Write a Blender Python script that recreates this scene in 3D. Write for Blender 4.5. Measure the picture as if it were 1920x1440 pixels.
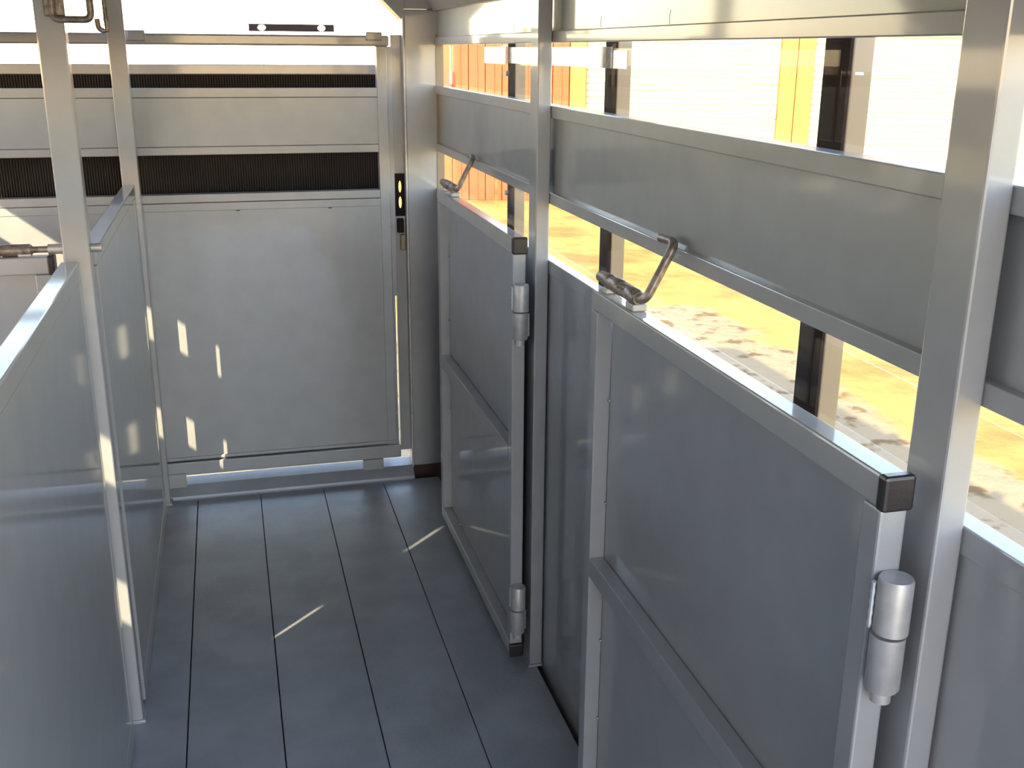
import bpy, bmesh, math, random
from mathutils import Vector, Matrix
random.seed(7)
S = bpy.context.scene
for o in list(bpy.data.objects): bpy.data.objects.remove(o, do_unlink=True)
COL = S.collection

# ------------------------------------------------------------------ camera
YAW, PITCH, ROLL = 0.26028873, -0.30462968, 0.00714715
fw = Vector((math.sin(YAW)*math.cos(PITCH), math.cos(YAW)*math.cos(PITCH), math.sin(PITCH)))
rt = Vector((math.cos(YAW), -math.sin(YAW), 0)); up = rt.cross(fw)
rt2 = math.cos(ROLL)*rt + math.sin(ROLL)*up
up2 = -math.sin(ROLL)*rt + math.cos(ROLL)*up
cam = bpy.data.objects.new('camera', bpy.data.cameras.new('camera')); COL.objects.link(cam)
m = Matrix((rt2, up2, -fw)).transposed().to_4x4(); m.translation = (0, 0, 1.55)
cam.matrix_world = m
cam.data.sensor_width = 36; cam.data.lens = 1988.7/1920*36; cam.data.clip_start = 0.02; cam.data.clip_end = 500
S.camera = cam

# ------------------------------------------------------------------ sky, sun, exposure
W = bpy.data.worlds.new('world'); S.world = W; W.use_nodes = True
nt = W.node_tree; nt.nodes.clear()
sky = nt.nodes.new('ShaderNodeTexSky'); sky.sky_type = 'NISHITA'; sky.sun_disc = False
sky.sun_elevation = math.radians(29.5); sky.sun_rotation = math.radians(225)
sky.dust_density = 0.5; sky.air_density = 1.0; sky.ozone_density = 1.0
bg = nt.nodes.new('ShaderNodeBackground'); bg.inputs[1].default_value = 0.60
wo = nt.nodes.new('ShaderNodeOutputWorld')
wb = nt.nodes.new('ShaderNodeMix'); wb.data_type = 'RGBA'; wb.blend_type = 'MULTIPLY'; wb.inputs['Factor'].default_value = 1.0
wb.inputs['B'].default_value = (1.18, 1.0, 0.87, 1)     # camera white balance set for open shade
nt.links.new(sky.outputs[0], wb.inputs['A']); nt.links.new(wb.outputs['Result'], bg.inputs[0]); nt.links.new(bg.outputs[0], wo.inputs[0])
sl = bpy.data.lights.new('sun', 'SUN'); sl.energy = 6.0; sl.angle = math.radians(0.53); sl.color = (1.0, 0.84, 0.52)
sun = bpy.data.objects.new('sun', sl); COL.objects.link(sun)
sun.rotation_euler = Vector((1, 1, -0.8)).to_track_quat('-Z', 'Y').to_euler()
vs = S.view_settings
vs.view_transform = 'Standard'; vs.look = 'None'; vs.gamma = 1; vs.exposure = 1.2; vs.use_curve_mapping = False

# ------------------------------------------------------------------ materials
def mat(name, col, metal=0.0, rough=0.5, coat=0.0, coat_rough=0.1, noise=0.0, nscale=40, bump=0.0, bscale=300, col2=None, spec=0.5):
    M = bpy.data.materials.new(name); M.use_nodes = True
    t = M.node_tree; b = t.nodes['Principled BSDF']
    b.inputs['Base Color'].default_value = (*col, 1); b.inputs['Metallic'].default_value = metal
    b.inputs['Roughness'].default_value = rough; b.inputs['Coat Weight'].default_value = coat
    b.inputs['Coat Roughness'].default_value = coat_rough; b.inputs['Specular IOR Level'].default_value = spec
    tc = t.nodes.new('ShaderNodeTexCoord')
    if noise > 0 or col2:
        n = t.nodes.new('ShaderNodeTexNoise'); n.inputs['Scale'].default_value = nscale; n.inputs['Detail'].default_value = 5
        t.links.new(tc.outputs['Object'], n.inputs['Vector'])
        r = t.nodes.new('ShaderNodeValToRGB')
        c2 = col2 or tuple(c*(1-noise) for c in col)
        r.color_ramp.elements[0].color = (*c2, 1); r.color_ramp.elements[1].color = (*col, 1)
        r.color_ramp.elements[0].position = 0.35; r.color_ramp.elements[1].position = 0.65
        t.links.new(n.outputs['Fac'], r.inputs[0]); t.links.new(r.outputs[0], b.inputs['Base Color'])
    if bump > 0:
        n2 = t.nodes.new('ShaderNodeTexNoise'); n2.inputs['Scale'].default_value = bscale; n2.inputs['Detail'].default_value = 3
        t.links.new(tc.outputs['Object'], n2.inputs['Vector'])
        bp = t.nodes.new('ShaderNodeBump'); bp.inputs['Strength'].default_value = bump; bp.inputs['Distance'].default_value = 0.002
        t.links.new(n2.outputs['Fac'], bp.inputs['Height']); t.links.new(bp.outputs[0], b.inputs['Normal'])
    return M
PAINT = mat('silver_paint', (0.38, 0.385, 0.40), 0.2, 0.45, 0.8, 0.07, noise=0.07, nscale=14, bump=0.05, bscale=60)
FLOORM = mat('floor_paint', (0.34, 0.365, 0.405), 0.15, 0.45, 0.35, 0.22, noise=0.2, nscale=6, bump=0.35, bscale=90)
GALV = mat('bare_aluminium', (0.55, 0.54, 0.54), 0.55, 0.48, noise=0.15, nscale=60)
BLACK = mat('black_plastic', (0.022, 0.016, 0.018), 0, 0.35, 0.3, 0.2, bump=0.2, bscale=200)
RUBBER = mat('ribbed_rubber', (0.018, 0.012, 0.011), 0, 0.75, noise=0.4, nscale=8)
RUST = mat('rusty_steel', (0.36, 0.32, 0.30), 0.6, 0.42, noise=0.6, nscale=90, col2=(0.19, 0.14, 0.115))
WELD = mat('weld_metal', (0.7, 0.7, 0.7), 0.8, 0.3)
DARK = mat('dark_underfloor', (0.05, 0.028, 0.024), 0, 0.8)
ORANGE = mat('orange_siding', (0.36, 0.078, 0.020), 0, 0.6, noise=0.14, nscale=3)
OTRIM = mat('ochre_trim', (0.36, 0.17, 0.042), 0, 0.6, noise=0.08, nscale=3)
CREAM = mat('cream_door', (0.50, 0.475, 0.31), 0, 0.6)
REDP = mat('red_box_paint', (0.55, 0.06, 0.045), 0, 0.5)
ROOFM = mat('barn_roof_metal', (0.35, 0.33, 0.30), 0.3, 0.5)
BROWN = mat('dark_bronze', (0.022, 0.012, 0.011), 0.0, 0.7, spec=0.15)
STOP = mat('grey_primer', (0.16, 0.13, 0.16), 0, 0.7, spec=0.2)
TAN = mat('tan_aluminium', (0.30, 0.235, 0.16), 0.1, 0.5)
# window sheet: clear acrylic
G = bpy.data.materials.new('clear_acrylic'); G.use_nodes = True
t = G.node_tree; t.nodes.clear()
o_ = t.nodes.new('ShaderNodeOutputMaterial'); mx = t.nodes.new('ShaderNodeMixShader')
tr = t.nodes.new('ShaderNodeBsdfTransparent'); tr.inputs[0].default_value = (0.96, 0.95, 0.92, 1)
gl = t.nodes.new('ShaderNodeBsdfGlossy'); gl.inputs['Roughness'].default_value = 0.02
fr = t.nodes.new('ShaderNodeLayerWeight'); pw = t.nodes.new('ShaderNodeMath'); pw.operation = 'POWER'; pw.inputs[1].default_value = 5
sc_ = t.nodes.new('ShaderNodeMath'); sc_.operation = 'MULTIPLY_ADD'; sc_.inputs[1].default_value = 0.3; sc_.inputs[2].default_value = 0.02
t.links.new(fr.outputs['Facing'], pw.inputs[0]); t.links.new(pw.outputs[0], sc_.inputs[0]); t.links.new(sc_.outputs[0], mx.inputs[0]); t.links.new(tr.outputs[0], mx.inputs[1]); t.links.new(gl.outputs[0], mx.inputs[2]); t.links.new(mx.outputs[0], o_.inputs[0])
GLASS = G
# worn translucent white tape
T = bpy.data.materials.new('worn_white_tape'); T.use_nodes = True
t = T.node_tree; t.nodes.clear()
o_ = t.nodes.new('ShaderNodeOutputMaterial'); mx = t.nodes.new('ShaderNodeMixShader'); a = t.nodes.new('ShaderNodeMixShader')
tr = t.nodes.new('ShaderNodeBsdfTransparent'); df = t.nodes.new('ShaderNodeBsdfDiffuse'); tl = t.nodes.new('ShaderNodeBsdfTranslucent')
df.inputs[0].default_value = (0.9, 0.88, 0.85, 1); tl.inputs[0].default_value = (0.95, 0.93, 0.9, 1); a.inputs[0].default_value = 0.75
nz = t.nodes.new('ShaderNodeTexNoise'); nz.inputs['Scale'].default_value = 70; tc = t.nodes.new('ShaderNodeTexCoord')
rp = t.nodes.new('ShaderNodeValToRGB'); rp.color_ramp.elements[0].position = 0.4; rp.color_ramp.elements[0].color = (0.05, 0.05, 0.05, 1)
rp.color_ramp.elements[1].position = 0.6; rp.color_ramp.elements[1].color = (0.3, 0.3, 0.3, 1)
t.links.new(tc.outputs['Object'], nz.inputs['Vector']); t.links.new(nz.outputs['Fac'], rp.inputs[0])
t.links.new(df.outputs[0], a.inputs[1]); t.links.new(tl.outputs[0], a.inputs[2])
t.links.new(rp.outputs[0], mx.inputs[0]); t.links.new(a.outputs[0], mx.inputs[1]); t.links.new(tr.outputs[0], mx.inputs[2]); t.links.new(mx.outputs[0], o_.inputs[0])
TAPE = T
# dry grass and dirt
GR = bpy.data.materials.new('dry_grass_ground'); GR.use_nodes = True
t = GR.node_tree; b = t.nodes['Principled BSDF']; b.inputs['Roughness'].default_value = 0.95; b.inputs['Specular IOR Level'].default_value = 0.1
tc = t.nodes.new('ShaderNodeTexCoord')
n1 = t.nodes.new('ShaderNodeTexNoise'); n1.inputs['Scale'].default_value = 1.1; n1.inputs['Detail'].default_value = 8; n1.inputs['Roughness'].default_value = 0.65
n2 = t.nodes.new('ShaderNodeTexNoise'); n2.inputs['Scale'].default_value = 6; n2.inputs['Detail'].default_value = 6
n3 = t.nodes.new('ShaderNodeTexNoise'); n3.inputs['Scale'].default_value = 0.9; n3.inputs['Detail'].default_value = 3
for n in (n1, n2, n3): t.links.new(tc.outputs['Object'], n.inputs['Vector'])
r1 = t.nodes.new('ShaderNodeValToRGB')
r1.color_ramp.elements[0].position = 0.36; r1.color_ramp.elements[0].color = (0.24, 0.16, 0.055, 1)
r1.color_ramp.elements[1].position = 0.56; r1.color_ramp.elements[1].color = (0.37, 0.285, 0.085, 1)
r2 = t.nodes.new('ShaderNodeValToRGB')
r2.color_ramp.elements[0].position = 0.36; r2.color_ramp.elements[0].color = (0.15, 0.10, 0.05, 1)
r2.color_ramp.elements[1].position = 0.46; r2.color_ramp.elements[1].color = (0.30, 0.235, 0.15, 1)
r3 = t.nodes.new('ShaderNodeValToRGB'); r3.color_ramp.elements[0].position = 0.36; r3.color_ramp.elements[1].position = 0.40
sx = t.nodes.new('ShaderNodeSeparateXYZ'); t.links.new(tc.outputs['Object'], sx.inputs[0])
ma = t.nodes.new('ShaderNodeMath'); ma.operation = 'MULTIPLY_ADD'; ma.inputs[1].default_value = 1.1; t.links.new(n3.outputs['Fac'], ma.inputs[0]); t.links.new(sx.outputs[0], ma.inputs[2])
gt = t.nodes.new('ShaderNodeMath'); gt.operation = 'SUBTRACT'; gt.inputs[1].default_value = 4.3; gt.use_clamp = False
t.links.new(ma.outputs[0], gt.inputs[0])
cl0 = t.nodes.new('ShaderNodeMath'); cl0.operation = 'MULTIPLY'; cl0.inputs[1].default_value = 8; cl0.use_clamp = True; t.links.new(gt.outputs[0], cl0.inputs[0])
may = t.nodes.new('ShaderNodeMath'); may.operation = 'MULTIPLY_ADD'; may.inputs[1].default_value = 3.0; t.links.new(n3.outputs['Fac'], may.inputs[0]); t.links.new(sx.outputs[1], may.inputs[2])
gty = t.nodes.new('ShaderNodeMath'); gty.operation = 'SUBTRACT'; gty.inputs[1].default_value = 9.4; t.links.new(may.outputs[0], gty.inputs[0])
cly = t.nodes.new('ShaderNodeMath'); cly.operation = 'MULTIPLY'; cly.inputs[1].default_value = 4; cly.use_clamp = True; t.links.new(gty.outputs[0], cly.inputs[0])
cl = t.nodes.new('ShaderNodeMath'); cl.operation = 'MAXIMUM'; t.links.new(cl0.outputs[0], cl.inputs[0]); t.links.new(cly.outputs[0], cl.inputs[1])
mc = t.nodes.new('ShaderNodeMix'); mc.data_type = 'RGBA'
t.links.new(n1.outputs['Fac'], r1.inputs[0]); t.links.new(n2.outputs['Fac'], r2.inputs[0])
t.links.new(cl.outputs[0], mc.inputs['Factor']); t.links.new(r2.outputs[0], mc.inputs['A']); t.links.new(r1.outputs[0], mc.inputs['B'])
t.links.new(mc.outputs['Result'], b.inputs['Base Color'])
bp = t.nodes.new('ShaderNodeBump'); bp.inputs['Strength'].default_value = 0.6; bp.inputs['Distance'].default_value = 0.05
t.links.new(n2.outputs['Fac'], bp.inputs['Height']); t.links.new(bp.outputs[0], b.inputs['Normal'])
GROUND = GR

# ------------------------------------------------------------------ helpers
def box(bm, x0, x1, y0, y1, z0, z1, bev=0.0, seg=2):
    vs_ = [bm.verts.new((x, y, z)) for x in (x0, x1) for y in (y0, y1) for z in (z0, z1)]
    f = [(0, 1, 3, 2), (4, 6, 7, 5), (0, 4, 5, 1), (2, 3, 7, 6), (0, 2, 6, 4), (1, 5, 7, 3)]
    fs = [bm.faces.new([vs_[i] for i in q]) for q in f]
    if bev > 0:
        es = {e for q in fs for e in q.edges}
        bmesh.ops.bevel(bm, geom=list(es), offset=bev, segments=seg, profile=0.5, affect='EDGES')
def tube(bm, pts, r, n=16, cap=True, radii=None):
    pts = [Vector(p) for p in pts]; rings = []
    prev = None
    for i, p in enumerate(pts):
        d = (pts[min(i+1, len(pts)-1)] - pts[max(i-1, 0)]).normalized()
        if prev is None:
            a = Vector((0, 0, 1)) if abs(d.z) < 0.9 else Vector((1, 0, 0))
            u = d.cross(a).normalized()
        else:
            u = (prev - d*prev.dot(d)).normalized()
        prev = u; v = d.cross(u)
        rr = radii[i] if radii else r
        rings.append([bm.verts.new(p + rr*(math.cos(2*math.pi*k/n)*u + math.sin(2*math.pi*k/n)*v)) for k in range(n)])
    for A, B in zip(rings, rings[1:]):
        for k in range(n):
            f = bm.faces.new((A[k], A[(k+1) % n], B[(k+1) % n], B[k])); f.smooth = True
    if cap:
        bm.faces.new(list(reversed(rings[0]))); bm.faces.new(rings[-1])
def arc(c, a, b, ra, n=8):
    # rounded corner: from point a via corner c to b with radius ra
    c, a, b = Vector(c), Vector(a), Vector(b)
    p = c + (a-c).normalized()*ra; q = c + (b-c).normalized()*ra
    return [(1-t)**2*p + 2*t*(1-t)*c + t*t*q for t in [i/n for i in range(n+1)]]
def obj(name, bm, M, parent=None, kind=None, label=None, cat=None, group=None):
    bmesh.ops.recalc_face_normals(bm, faces=bm.faces)
    me = bpy.data.meshes.new(name); bm.to_mesh(me); bm.free(); me.materials.append(M)
    if any(p.use_smooth for p in me.polygons): me.set_sharp_from_angle(angle=math.radians(38))
    o = bpy.data.objects.new(name, me); COL.objects.link(o)
    if parent: o.parent = parent
    if kind: o['kind'] = kind
    if label: o['label'] = label
    if cat: o['category'] = cat
    if group: o['group'] = group
    return o
def bx(name, dims, M, parent=None, bev=0.0, **k):
    bm = bmesh.new()
    for d in (dims if isinstance(dims[0], (tuple, list)) else [dims]): box(bm, *d, bev=bev)
    return obj(name, bm, M, parent, **k)
def tb(name, pts, r, M, parent=None, n=16, radii=None, **k):
    bm = bmesh.new(); tube(bm, pts, r, n, radii=radii); return obj(name, bm, M, parent, **k)
def empty(name, loc, **k):
    o = bpy.data.objects.new(name, None); COL.objects.link(o); o.location = loc; o.empty_display_size = 0.05
    for a_, b_ in k.items(): o[a_] = b_
    return o
def par(o, p):   # parent keeping world coordinates (root at an offset)
    o.parent = p; o.matrix_parent_inverse = Matrix.Translation(-p.location)
def holed_plate(name, w, h, t, holes, M, parent, rot):
    # plate centred at origin in XZ with rounded slots; holes = [(cx, cz, hw, hh)]
    cu = bpy.data.curves.new(name, 'CURVE'); cu.dimensions = '2D'; cu.fill_mode = 'BOTH'; cu.extrude = t/2
    def sp(pts):
        s = cu.splines.new('POLY'); s.points.add(len(pts)-1)
        for p, q in zip(s.points, pts): p.co = (q[0], q[1], 0, 1)
        s.use_cyclic_u = True
    sp([(-w/2, -h/2), (w/2, -h/2), (w/2, h/2), (-w/2, h/2)])
    for cx, cz, hw, hh in holes:
        sp([(cx + hw*math.cos(a), cz + hh*math.sin(a)) for a in [2*math.pi*i/20 for i in range(20)]])
    co = bpy.data.objects.new(name, cu); COL.objects.link(co)
    me = bpy.data.meshes.new_from_object(co.evaluated_get(bpy.context.evaluated_depsgraph_get()))
    bpy.data.objects.remove(co)
    me.transform(rot); me.materials.clear(); me.materials.append(M)
    o = bpy.data.objects.new(name, me); COL.objects.link(o); o.parent = parent
    return o

XR, XL, XC = 0.713, -1.313, -0.30          # wall faces and centre line
YF, YB = -2.6, 3.70                         # front and rear ends of the floor

# ================================================================== SETTING
# ground
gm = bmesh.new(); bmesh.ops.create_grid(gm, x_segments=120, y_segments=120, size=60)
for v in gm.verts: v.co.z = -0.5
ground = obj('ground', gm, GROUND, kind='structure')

# floor with painted boards
floor = bx('floor', (-1.33, 0.75, YF, 3.83, -0.07, -0.037), DARK, kind='structure')
joints = [-1.30, -1.065, -0.843, -0.624, -0.403, -0.184, 0.035, 0.262, 0.484, 0.700]
for i, (a, b_) in enumerate(zip(joints, joints[1:])):
    g = 0.0022 if i != 4 else 0.003
    dz = random.uniform(-0.0006, 0.0006)
    bx('floorboard', (a+g*0.6, b_-g*0.6, YF, YB-0.004, -0.037, dz), FLOORM, floor, bev=0.0012)

def wall(side):
    s = 1 if side == 'right' else -1
    YF = 0.55 if s > 0 else -2.6      # unseen front part of the right wall left out to let side light in
    def X(x): return x if s > 0 else 2*XC - x
    def B(name, x0, x1, y0, y1, z0, z1, M=PAINT, bev=0.0015, parent=None):
        a, c = sorted((X(x0), X(x1)))
        return bx(name, (a, c, y0, y1, z0, z1), M, parent or W_, bev=bev)
    a, c = sorted((X(XR+0.003), X(XR+0.022)))
    W_ = bx('wall_'+side, (a, c, YF, 3.741, -0.036, 1.052), PAINT, kind='structure')
    B('sheet_cap', XR, XR+0.028, YF, 3.74, 1.050, 1.082, bev=0.002)
    B('lower_rail', XR, XR+0.034, YF, 3.74, 1.213, 1.239, bev=0.002)
    B('middle_sheet', XR+0.013, XR+0.020, YF, 3.74, 1.239, 1.407, bev=0)
    B('middle_rail', XR, XR+0.034, YF, 3.74, 1.405, 1.433, bev=0.002)
    B('upper_rail', XR, XR+0.034, YF, 3.74, 1.567, 1.592, bev=0.002)
    B('upper_sheet', XR+0.0095, XR+0.022, YF, 3.74, 1.592, 1.676, bev=0)
    if s < 0:  # unseen sheets added over the front slots to block light from the left
        B('slot_light_blocker', XR+0.004, XR+0.008, YF, 0.86, 1.078, 1.217, bev=0)
        B('slot_light_blocker', XR+0.004, XR+0.008, YF, 0.86, 1.430, 1.571, bev=0)
    for y in (() if s > 0 else (-0.65,)) + (0.850, 2.350):
        p = B('post', 0.680, 0.7125, y, y+0.0625, 0.006, 1.715, bev=0.003)
        B('post_foot', 0.676, 0.7124, y-0.004, y+0.066, 0.0, 0.006, parent=p, bev=0)
    if s > 0:
        B('end_jamb', 0.718, 0.744, 3.738, 3.748, 1.07, 1.60, M=TAN, bev=0)
        for y in (1.241, 2.093, 2.888):   # outside uprights between the window sheets
            p = B('outer_upright', 0.772, 0.802, y, y+0.063, 0.9, 1.70, M=TAN, bev=0.002)
            B('rubber_seal', 0.768, 0.7719, y+0.002, y+0.062, 0.9, 1.70, M=BROWN, parent=p, bev=0)
            if y > 2.5 and y < 3:
                for z in (1.165, 1.49):
                    tb('bolt_head', [(0.768, y+0.05, z), (0.758, y+0.05, z)], 0.007, GALV, p, n=8)
        # short vertical weld runs above the near window
        for y in (2.06, 1.72, 2.72, 3.0):
            tb('weld_bead', [(XR+0.0095, y, 1.594), (XR+0.0095, y+0.002, 1.606), (XR+0.0095, y-0.002, 1.616)], 0.0009, WELD, W_, n=6)
    return W_
wall_r = wall('right'); wall_l = wall('left')

# roof: coved edges and shallow arch, with bows
prof = [(XR+0.02, 1.674), (XR-0.004, 1.676), (0.672, 1.735), (0.58, 1.80), (0.42, 1.85), (0.2, 1.885), (-0.05, 1.90), (-0.30, 1.905)]
prof = prof + [(2*XC-x, z) for x, z in reversed(prof[:-1])]
bm = bmesh.new()
def roof_piece(bm, prof, ya, yb):
    rows = []
    for y in (ya, yb):
        rows.append([bm.verts.new((x, y, z)) for x, z in prof]); rows.append([bm.verts.new((x, y, z+0.02)) for x, z in prof])
    for i in range(len(prof)-1):
        bm.faces.new((rows[0][i], rows[0][i+1], rows[2][i+1], rows[2][i]))
        bm.faces.new((rows[1][i], rows[3][i], rows[3][i+1], rows[1][i+1]))
        bm.faces.new((rows[0][i], rows[1][i], rows[1][i+1], rows[0][i+1]))
        bm.faces.new((rows[2][i], rows[2][i+1], rows[3][i+1], rows[3][i]))
roof_piece(bm, prof, -0.60, 3.84)          # closed roof over the bays
roof_piece(bm, prof[7:], YF, -0.601)       # unseen front right quarter left open to let skylight in
ceiling = obj('ceiling', bm, PAINT, kind='structure')
for y in (-0.59, 0.86, 1.61, 2.36, 3.11):
    tb('roof_bow', [(x, y+0.02, z-0.004) for x, z in prof[2:-2]], 0.012, PAINT, ceiling, n=6)

# rear frame: corner posts, header with gussets, sill
bm = bmesh.new(); bot = [(x, z-0.045) for x, z in prof[2:-2]]
hd = [(XR, 1.67), (XR, 1.735)] ; pts = bot
lo = [bm.verts.new((x, 3.73, max(z-0.06, 1.73) if True else z)) for x, z in prof[2:-2]]
hi = [bm.verts.new((x, 3.73, z)) for x, z in prof[2:-2]]
lo2 = [bm.verts.new((v.co.x, 3.84, v.co.z)) for v in lo]; hi2 = [bm.verts.new((v.co.x, 3.84, v.co.z)) for v in hi]
for i in range(len(lo)-1):
    bm.faces.new((lo[i], lo[i+1], hi[i+1], hi[i])); bm.faces.new((lo2[i], hi2[i], hi2[i+1], lo2[i+1])); bm.faces.new((lo[i], lo2[i], lo2[i+1], lo[i+1]))
wall_rear = obj('wall_rear', bm, PAINT, kind='structure')
for s in (1, -1):
    def X(x): return x if s > 0 else 2*XC - x
    def B(name, x0, x1, *r, M=PAINT, bev=0.003):
        a, c = sorted((X(x0), X(x1))); return bx(name, (a, c, *r), M, wall_rear, bev=bev)
    B('corner_post', 0.611, 0.7335, 3.742, 3.84, 0.035, 1.68)
    B('post_sole', 0.614, 0.745, 3.748, 3.83, -0.037, 0.035, M=DARK, bev=0)
    B('edge_strip', 0.6045, 0.6108, 3.738, 3.80, 0.03, 1.655, M=GALV, bev=0.001)
    bm = bmesh.new()   # dark header return above the corner post
    box(bm, *sorted((X(0.612), X(0.7125))), 3.742, 3.84, 1.681, 1.735, bev=0.002)
    obj('header_return', bm, PAINT, wall_rear)
    bm = bmesh.new()   # 45 degree gusset
    tri = [(0.612, 1.64), (0.612, 1.735), (0.50, 1.75)]
    A = [bm.verts.new((X(x), 3.75, z)) for x, z in tri]; Bv = [bm.verts.new((X(x), 3.83, z)) for x, z in tri]
    bm.faces.new(A); bm.faces.new(Bv[::-1])
    for i in range(3): bm.faces.new((A[i], A[(i+1) % 3], Bv[(i+1) % 3], Bv[i]))
    obj('corner_gusset', bm, PAINT, wall_rear)
bm = bmesh.new()
prf = [(3.698, 0.0), (3.702, 0.010), (3.735, 0.042), (3.80, 0.049), (3.80, -0.03), (3.698, -0.03)]
A = [bm.verts.new((-1.30, y, z)) for y, z in prf]; Bv = [bm.verts.new((0.606, y, z)) for y, z in prf]
bm.faces.new(A); bm.faces.new(Bv[::-1])
for i in range(6): bm.faces.new((A[i], A[(i+1) % 6], Bv[(i+1) % 6], Bv[i]))
obj('door_sill', bm, FLOORM, wall_rear)
bx('sill_strip', (-1.30, 0.606, 3.6935, 3.6975, -0.03, 0.002), PAINT, wall_rear)

# front bulkhead behind the photographer
bx('wall_front', [(-1.313, -0.35, YF-0.03, YF, 0, 1.88)], PAINT, kind='structure')

# acrylic window sheets in the right wall
def window(n, y0, y1, z0, z1, tape=None, label=None):
    w = bx('window_%d' % n, (0.7625, 0.7655, y0, y1, z0, z1), GLASS, kind='structure')
    if tape:
        for (a, c, d, e) in tape:
            bx('white_tape', (0.7605, 0.7620, a, c, d, e), TAPE, w, label='worn white tape strip')
    return w
window(1, 2.10, 2.93, 1.44, 1.565, tape=[(2.10, 2.93, 1.517, 1.5585)])
window(2, 2.94, 3.73, 1.44, 1.565, tape=[(2.94, 3.20, 1.514, 1.560)])
window(3, 1.26, 2.09, 1.44, 1.565, tape=[(2.015, 2.09, 1.517, 1.552)])
window(4, 0.56, 1.25, 1.44, 1.528, tape=[(1.198, 1.215, 1.524, 1.5275)])
window(5, 1.26, 2.09, 1.08, 1.205)
window(6, 2.10, 3.73, 1.08, 1.205)
window(7, 0.56, 1.25, 1.08, 1.178)

# ================================================================== REAR GATE
gate = empty('rear_gate', (-0.30, 3.75, 0.05), label='wide grey metal rear gate with two slots closing the far end', category='gate')
def GB(name, *d, M=PAINT, bev=0.002, parent=None):
    o = bx(name, d, M, None, bev=bev)
    if parent is None: par(o, gate)
    else: o.parent = parent
    return o
gx0, gx1 = -1.17, 0.512
fr_ = GB('top_rail', gx0, 0.556, 3.728, 3.768, 1.560, 1.595, bev=0.006)
GB('latch_block', 0.478, 0.532, 3.716, 3.762, 1.578, 1.606, bev=0.004)
GB('latch_block', -0.285, -0.222, 3.716, 3.762, 1.570, 1.604, bev=0.004)
GB('side_stile', gx1, 0.547, 3.730, 3.770, 0.084, 1.560)
GB('side_stile', -1.21, -1.17, 3.730, 3.770, 0.084, 1.595)
GB('edge_trim', 0.5475, 0.5655, 3.742, 3.768, 0.700, 1.560, bev=0.001)
GB('edge_trim', 0.5475, 0.5565, 3.742, 3.768, 0.084, 0.6995, bev=0.001)
GB('upper_rail', gx0, gx1, 3.730, 3.770, 1.396, 1.426)
GB('upper_panel', gx0, gx1+0.02, 3.7335, 3.738, 1.240, 1.3945, bev=0)
GB('middle_rail', gx0, gx1, 3.730, 3.770, 1.212, 1.2385)
GB('lower_slot_rail', gx0, gx1, 3.730, 3.770, 1.055, 1.083)
GB('cover_strip', gx0, gx1+0.01, 3.731, 3.736, 1.0275, 1.0535, bev=0.001)
GB('lower_panel', gx0, gx1+0.035, 3.7335, 3.738, 0.150, 1.027, bev=0)
GB('bottom_ledge', gx0, 0.545, 3.724, 3.740, 0.138, 0.150, bev=0.003)
GB('bottom_rail', gx0, 0.560, 3.716, 3.765, 0.084, 0.134, bev=0.004)
GB('floor_bracket', -0.286, -0.219, 3.700, 3.740, 0.044, 0.096, bev=0.003)
GB('floor_bracket', 0.415, 0.492, 3.712, 3.745, 0.044, 0.084, bev=0.002)
for z in (0.95, 0.60, 0.25):
    o = tb('weld_bead', [(0.549, 3.736, z), (0.549, 3.736, z+0.012)], 0.003, WELD, None, n=6); par(o, gate)
# ledge marks under the slot
for x in (-0.30, 0.02, 0.33):
    o = bx('seam_notch', (x, x+0.012, 3.7295, 3.7305, 1.0235, 1.027), BLACK, None); par(o, gate)
# hinge channel beside the gate
bx('hinge_channel', (0.568, 0.606, 3.775, 3.800, 0.090, 0.985), PAINT, wall_rear, bev=0.002)
bx('hinge_channel', (0.568, 0.606, 3.775, 3.800, 1.125, 1.598), PAINT, wall_rear, bev=0.002)
hp = holed_plate('slotted_hinge_plate', 0.038, 0.15, 0.004, [(0.002, 0.029, 0.0055, 0.021), (0.002, -0.026, 0.0055, 0.021)], BROWN, wall_rear,
                 Matrix.Translation((0.586, 3.772, 1.058)) @ Matrix.Rotation(math.radians(90), 4, 'X'))
hp.name = 'slotted_hinge_plate'
bx('hinge_block', (0.574, 0.597, 3.752, 3.774, 0.925, 0.975), BROWN, wall_rear, bev=0.003)
bx('hinge_block', (0.584, 0.602, 3.750, 3.774, 0.862, 0.918), TAN, wall_rear, bev=0.003)
# ================================================================== TAIL RAMP folded up behind the gate
ramp = empty('tail_ramp', (-0.30, 3.87, 0.14), label='folded-up tail ramp with dark ribbed mat behind the rear gate', category='ramp')
RX0, RX1 = -1.15, 0.545
def RB(name, *d, M=PAINT, bev=0.003):
    o = bx(name, d, M, None, bev=bev); par(o, ramp); return o
RB('top_rail', RX0, RX1, 3.862, 3.90, 1.466, 1.499)
RB('backing_sheet', RX0, RX1, 3.874, 3.884, 0.150, 1.466, bev=0)
bm = bmesh.new(); x = RX0
while x < RX1-0.006:
    box(bm, x, x+0.004, 3.868, 3.874, 0.16, 1.4655); x += 0.0085
o = obj('rubber_rib', bm, RUBBER, None, kind='stuff'); par(o, ramp)
RB('rubber_mat', RX0, RX1, 3.8735, 3.8745, 0.155, 1.466, M=RUBBER, bev=0)
RB('bottom_rail', RX0, RX1, 3.862, 3.90, 0.118, 0.150)
pl = holed_plate('slotted_stop_bar', 0.286, 0.024, 0.004, [(-0.1, 0, 0.0135, 0.0095), (0.1, 0, 0.0135, 0.0095)], STOP, None,
                 Matrix.Translation((0.247, 3.88, 1.6185)) @ Matrix.Rotation(math.radians(90), 4, 'X')); par(pl, ramp)
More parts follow.
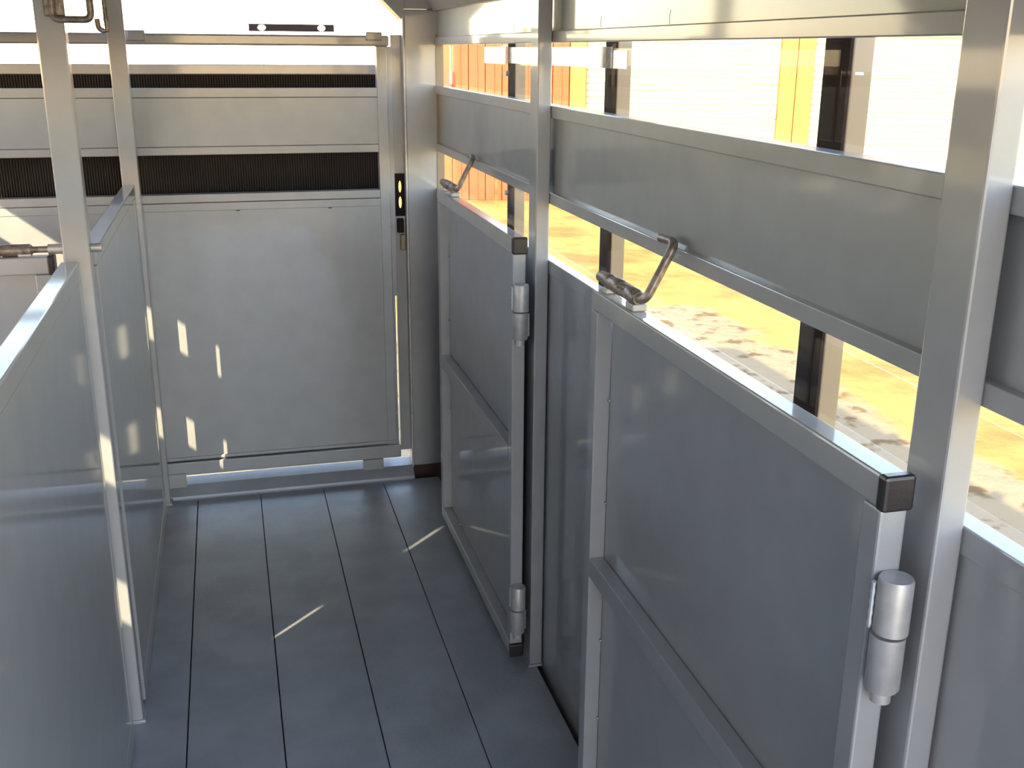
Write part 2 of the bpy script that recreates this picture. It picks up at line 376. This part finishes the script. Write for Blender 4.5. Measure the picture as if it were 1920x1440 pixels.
for x in (0.147, 0.347):
    o = tb('stop_bar_stem', [(x, 3.885, 1.487), (x, 3.885, 1.612)], 0.0012, GALV, None, n=6); par(o, ramp)

# ================================================================== SWING PANELS on the right
def swing_panel(y0, label, latch_y):
    """panel hinged at y0 (near end), free end at y0+.925, inner face x=.63"""
    y1 = y0 + 0.925
    P = empty('swing_panel', (0.645, y0, 0.03), label=label, category='gate', group='swing panels along the right wall')
    def PB(name, *d, M=PAINT, bev=0.002, **k):
        o = bx(name, d, M, None, bev=bev, **k); par(o, P); return o
    a, c = 0.630, 0.662
    PB('top_rail', a, c, y0+0.004, y1, 1.098, 1.135, bev=0.003)
    PB('bottom_rail', a, c, y0+0.004, y1, 0.028, 0.064, bev=0.003)
    PB('hinge_stile', a, c, y0, y0+0.034, 0.0645, 1.0975, bev=0.003)
    PB('free_stile', a, c, y1-0.032, y1, 0.0645, 1.0975, bev=0.002)
    PB('middle_rail', a, c-0.003, y0+0.034, y1-0.032, 0.566, 0.606, bev=0.002)
    PB('panel_sheet', c-0.0025, c+0.0005, y0+0.010, y1-0.0365, 0.0655, 1.0965, bev=0)
    PB('end_cap', a-0.002, c+0.003, y0-0.006, y0+0.010, 1.096, 1.1365, M=BLACK, bev=0.004, label='black plastic end cap')
    PB('end_cap', a-0.002, c+0.003, y0-0.006, y0+0.010, 0.0265, 0.064, M=BLACK, bev=0.004, label='black plastic end cap')
    bm = bmesh.new()
    for z in (0.929, 0.721, 0.422, 0.241):
        bmesh.ops.create_icosphere(bm, subdivisions=2, radius=0.0035, matrix=Matrix.Translation((c-0.004, y1-0.036, z)))
    for yy in (0.2, 0.4, 0.6, 0.75):
        bmesh.ops.create_icosphere(bm, subdivisions=2, radius=0.003, matrix=Matrix.Translation((c-0.004, y0+yy, 0.066)))
    o = obj('weld_spots', bm, PAINT, None, kind='stuff'); par(o, P)
    for zc in (0.962, 0.175):
        hx, hy = 0.646, y0-0.018
        h = tb('hinge', [(hx, hy, zc+0.003), (hx, hy, zc+0.063), (hx, hy, zc+0.066)], 0.0185, GALV, None, n=28, radii=[0.0185, 0.0185, 0.0172]); par(h, P)
        lo_ = tb('hinge_knuckle', [(hx-0.002, hy, zc-0.066), (hx-0.002, hy, zc-0.063), (hx-0.002, hy, zc)], 0.0185, GALV, h, n=28, radii=[0.0165, 0.0185, 0.0185])
        tb('hinge_pin', [(hx-0.002, hy, zc-0.081), (hx-0.002, hy, zc-0.066)], 0.011, GALV, h, n=20)
        bm = bmesh.new(); tube(bm, [(hx+0.0195, hy+0.004, zc-0.06+i*0.006) for i in range(10)], 0.003, 8, radii=[0.0028+0.0009*(i % 2) for i in range(10)])
        tube(bm, [(hx-0.018, hy+0.012, zc+0.004+i*0.006) for i in range(10)], 0.003, 8, radii=[0.0024+0.0009*(i % 2) for i in range(10)])
        obj('weld_bead', bm, WELD, h, kind='stuff')
    # spring latch on the top rail
    L0, L1, lx, lz = latch_y, latch_y+0.185, 0.649, 1.157
    ys = [0, .004, .035, .038, .075, .078, .105, .110, .128, .131, .158, .160, .185]
    rs = [.011, .0135, .0135, .0125, .0125, .0140, .0140, .0125, .0125, .0135, .0118, .0110, .0105]
    b1 = tb('spring_latch', [(lx, L0+q, lz) for q in ys], 0, RUST, None, n=22, radii=rs); par(b1, P)
    bm = bmesh.new()   # coil of the spring
    tube(bm, [(lx+0.0128*math.cos(k*0.9), L0+0.040+k*0.0007, lz+0.0128*math.sin(k*0.9)) for k in range(50)], 0.0012, 5)
    obj('spring_coil', bm, RUST, b1)
    bx('latch_foot', (lx-0.012, lx+0.014, L0-0.008, L0+0.028, 1.135, 1.147), GALV, b1, bev=0.002)
    bx('latch_foot', (lx-0.010, lx+0.012, L0+0.13, L0+0.150, 1.135, 1.146), GALV, b1, bev=0.002)
    A = (lx, L0+0.03, lz); Bc = (lx, L0-0.030, lz); Cc = (0.700, L0-0.026, 1.252); Dd = (0.712, L0+0.05, 1.252)
    pts = [Vector(A)] + arc(Bc, A, Cc, 0.022) + arc(Cc, Bc, (0.700, L0+0.04, 1.252), 0.018) + [Vector((0.700, L0+0.035, 1.250))]
    tb('latch_handle', pts, 0.0078, RUST, b1, n=14)
    tb('handle_collar', [(lx, L0-0.006, lz), (lx, L0+0.002, lz)], 0.011, RUST, b1, n=18)
    return P
swing_panel(0.877, 'larger nearer swing panel hinged on the near wall post at right', 1.622)
swing_panel(2.366, 'farther swing panel between the corner and the middle post', 3.108)

# ================================================================== CENTRE POSTS AND PARTITIONS
def centre_post(y, label, dx=0.0):
    P = empty('support_post', (-0.315, y+0.02, 0), label=label, category='post', group='square posts along the centre line')
    for nm, d, bv in (('post_tube', (-0.342, -0.2885, y, y+0.0425, 0.006, 1.895), 0.003),
                      ('foot_plate', (-0.346, -0.282, y-0.006, y+0.0445, 0.0, 0.0085), 0.002)):
        o = bx(nm, (d[0]+dx, d[1]+dx, *d[2:]), PAINT, None, bev=bv); par(o, P)
    return P
centre_post(2.345, 'nearer square grey post at left rising from the floor boards')
centre_post(3.657, 'farther thinner-looking grey post standing just before the rear gate', 0.011)

def partition(y0, y1, x0, x1, label, slit=None):
    P = empty('partition_panel', ((x0+x1)/2, (y0+y1)/2, 0.02), label=label, category='gate', group='partition panels along the centre line')
    def PB(name, *d, M=PAINT, bev=0.002):
        o = bx(name, d, M, None, bev=bev); par(o, P); return o
    PB('top_rail', x0, x1, y0, y1, 1.098, 1.135, bev=0.003)
    PB('bottom_rail', x0, x1, y0, y1, 0.004, 0.060, bev=0.003)
    PB('near_stile', x0, x1, y0, y0+0.035, 0.0605, 1.0975, bev=0.002)
    e = y1-0.060 if slit else y1-0.035
    PB('far_stile', x0, x1, e, y1, 0.0605, 1.0975, bev=0.002)
    PB('middle_rail', x0, x1-0.006, y0+0.036, e-0.02, 0.56, 0.60, bev=0.002)
    PB('panel_sheet', x1-0.0045, x1-0.0015, y0+0.036, e-(0.015 if slit else 0.001), 0.0605, 1.0975, bev=0)
    return P
partition(0.86, 2.285, -0.339, -0.303, 'near partition panel at lower left with bright top rail')
partition(2.432, 3.588, -0.324, -0.287, 'far partition panel between the two left posts', slit=True)
# hinges tying the partitions to the posts (low and hidden side)
# cross gate in the left aisle with its own spring latch
cg = empty('cross_gate', (-0.80, 2.36, 0.03), label='dull grey cross gate in the left aisle with black corner cap', category='gate')
def CB(name, *d, M=PAINT, bev=0.002, parent=None):
    o = bx(name, d, M, None, bev=bev); par(o, cg); return o
CB('top_rail', -1.28, -0.368, 2.342, 2.376, 1.100, 1.136, bev=0.003)
CB('end_cap', -0.374, -0.360, 2.340, 2.378, 1.098, 1.1375, M=BLACK, bev=0.003)
CB('side_stile', -0.400, -0.368, 2.342, 2.376, 0.07, 1.0995)
CB('side_stile', -1.28, -1.245, 2.342, 2.376, 0.07, 1.0995)
CB('bottom_rail', -1.28, -0.368, 2.342, 2.376, 0.03, 0.0695)
CB('panel_sheet', -1.245, -0.400, 2.370, 2.374, 0.07, 1.0995, bev=0)
# latch: barrel, spring, bolt passing through the post
xs = [-0.62, -0.52, -0.5195, -0.470, -0.4695, -0.4655, -0.465, -0.461, -0.4605, -0.406, -0.4055, -0.402]
rs = [.010, .010, .0105, .0105, .0125, .0125, .0105, .0105, .0125, .0125, .0115, .0085]
zl, yl = 1.1485, 2.366
l1 = tb('spring_latch', [(x, yl, zl) for x in xs], 0, RUST, None, n=20, radii=rs); par(l1, cg)
tb('latch_bolt', [(-0.404, yl, zl), (-0.372, yl, zl)], 0.0068, RUST, l1, n=14)
tb('latch_collar', [(-0.372, yl, zl), (-0.3425, yl, zl)], 0.0105, GALV, l1, n=18)
tb('bolt_end', [(-0.288, yl, zl), (-0.2885+0.022, yl, zl)], 0.0095, GALV, l1, n=18)
bx('latch_foot', (-0.43, -0.405, yl-0.01, yl+0.01, 1.136, 1.142), GALV, l1, bev=0.001)
bx('latch_foot', (-0.56, -0.545, yl-0.01, yl+0.01, 1.136, 1.142), GALV, l1, bev=0.001)

# steel bail and hook hanging on the near centre post
bail = empty('latch_bail', (-0.27, 2.32, 1.60), label='rusty steel U-shaped bail and hook high on the near left post', category='latch')
a0, a1, zb = -0.305, -0.234, 1.6015
pts = [Vector((a0, 2.325, 1.70))] + arc((a0, 2.325, zb), (a0, 2.325, 1.70), (a1, 2.31, zb), 0.014) + arc((a1, 2.31, zb), (a0, 2.325, zb), (a1, 2.31, 1.70), 0.014) + [Vector((a1, 2.31, 1.70))]
o = tb('bail_rod', pts, 0.0068, RUST, None, n=16); par(o, bail)
o = bx('bail_bracket', [(-0.322, -0.284, 2.333, 2.3445, 1.607, 1.72), (-0.300, -0.226, 2.305, 2.34, 1.70, 1.72)], RUST, None, bev=0.003); par(o, bail)
o = tb('hook_rod', [(-0.219, 2.42, 1.72), (-0.2175, 2.42, 1.612), (-0.2165, 2.42, 1.604), (-0.2165, 2.42, 1.590)], 0, RUST, None, n=12, radii=[0.0045, 0.0045, 0.0062, 0.0035]); par(o, bail)
pts = [Vector((-0.2345, 2.42, 1.606))] + arc((-0.233, 2.42, 1.584), (-0.2345, 2.42, 1.606), (-0.215, 2.42, 1.582), 0.010) + [Vector((-0.2165, 2.42, 1.5835)), Vector((-0.2165, 2.42, 1.596))]
o = tb('hook_tip', pts, 0.0052, RUST, None, n=12); par(o, bail)
o = bx('hook_arm', (-0.226, -0.212, 2.31, 2.43, 1.705, 1.72), RUST, None, bev=0.002); par(o, bail)

# ================================================================== BARN across the yard
D = 15.25
bn = Vector((math.sin(YAW), math.cos(YAW), 0)); br = Vector((math.cos(YAW), -math.sin(YAW), 0))
barn = empty('barn', bn*D + br*3.2 + Vector((0, 0, -0.5)), label='orange barn with cream roll-up doors across the yard, seen through the slots', category='building')
barn.rotation_euler = (0, 0, -YAW)
# local frame: x along the facade (s - 3.2), y away from the viewer, z above ground
_cache = {}
def BB(name, s0, s1, d0, d1, z0, z1, M, parent=None, bev=0.0):
    key = (name, round(s1-s0, 4), round(d1-d0, 4), round(z1-z0, 4), M.name, bev)
    loc = Vector(((s0+s1)/2-3.2, (d0+d1)/2, (z0+z1)/2+0.5))
    if key in _cache:
        o = bpy.data.objects.new(name, _cache[key]); COL.objects.link(o); o.parent = parent or barn
    else:
        w, d, h = (s1-s0)/2, (d1-d0)/2, (z1-z0)/2
        o = bx(name, (-w, w, -d, d, -h, h), M, parent or barn, bev=bev); _cache[key] = o.data
    o.location = loc - (parent.location if parent else Vector())
    return o
BB('barn_body', -1.10, 9.3, 0.10, 5.0, -0.5, 3.0, ORANGE)
s = -1.10
while s < 0.76:
    w = 0.2337
    pb = BB('siding_board', s+0.004, s+w-0.004, 0.045, 0.10, -0.5, 2.9, ORANGE, bev=0.008)
    if s > -1.0: BB('batten', s+0.105, s+0.125, 0.035, 0.0449, -0.5, 2.9, ORANGE)
    s += w
BB('red_box', -0.94, -0.86, -0.03, 0.03, 0.75, 1.28, REDP)
BB('door_jamb', 0.775, 0.995, 0.0, 0.10, -0.5, 1.78, OTRIM, bev=0.006)
BB('door_jamb', 3.68, 3.895, 0.0, 0.10, -0.5, 1.78, OTRIM, bev=0.006)
BB('door_jamb', 3.905, 4.13, 0.0, 0.10, -0.5, 1.78, OTRIM, bev=0.006)
BB('door_jamb', 7.62, 7.85, 0.0, 0.10, -0.5, 1.78, OTRIM, bev=0.006)
BB('door_header', 0.775, 7.85, -0.01, 0.10, 1.785, 2.15, OTRIM, bev=0.006)
for s in [7.85+0.2337*k for k in range(6)]: BB('siding_board', s+0.004, s+0.2297, 0.045, 0.10, -0.5, 2.9, ORANGE, bev=0.008)
for s0, s1 in ((0.997, 3.678), (4.132, 7.618)):
    dr = BB('roll_up_door', s0, s1, 0.095, 0.10, -0.5, 1.78, CREAM)
    z = -0.5
    while z < 1.76:
        BB('door_slat', s0+0.002, s1-0.002, 0.078, 0.0945, z+0.004, z+0.086, CREAM, parent=dr, bev=0.006); z += 0.09
BB('door_latch', 3.50, 3.58, 0.055, 0.077, 0.74, 0.80, GALV); BB('door_latch', 3.62, 3.67, 0.055, 0.077, 0.66, 0.79, GALV)
BB('barn_roof', -1.3, 9.5, -0.3, 5.3, 3.0, 3.12, ROOFM)
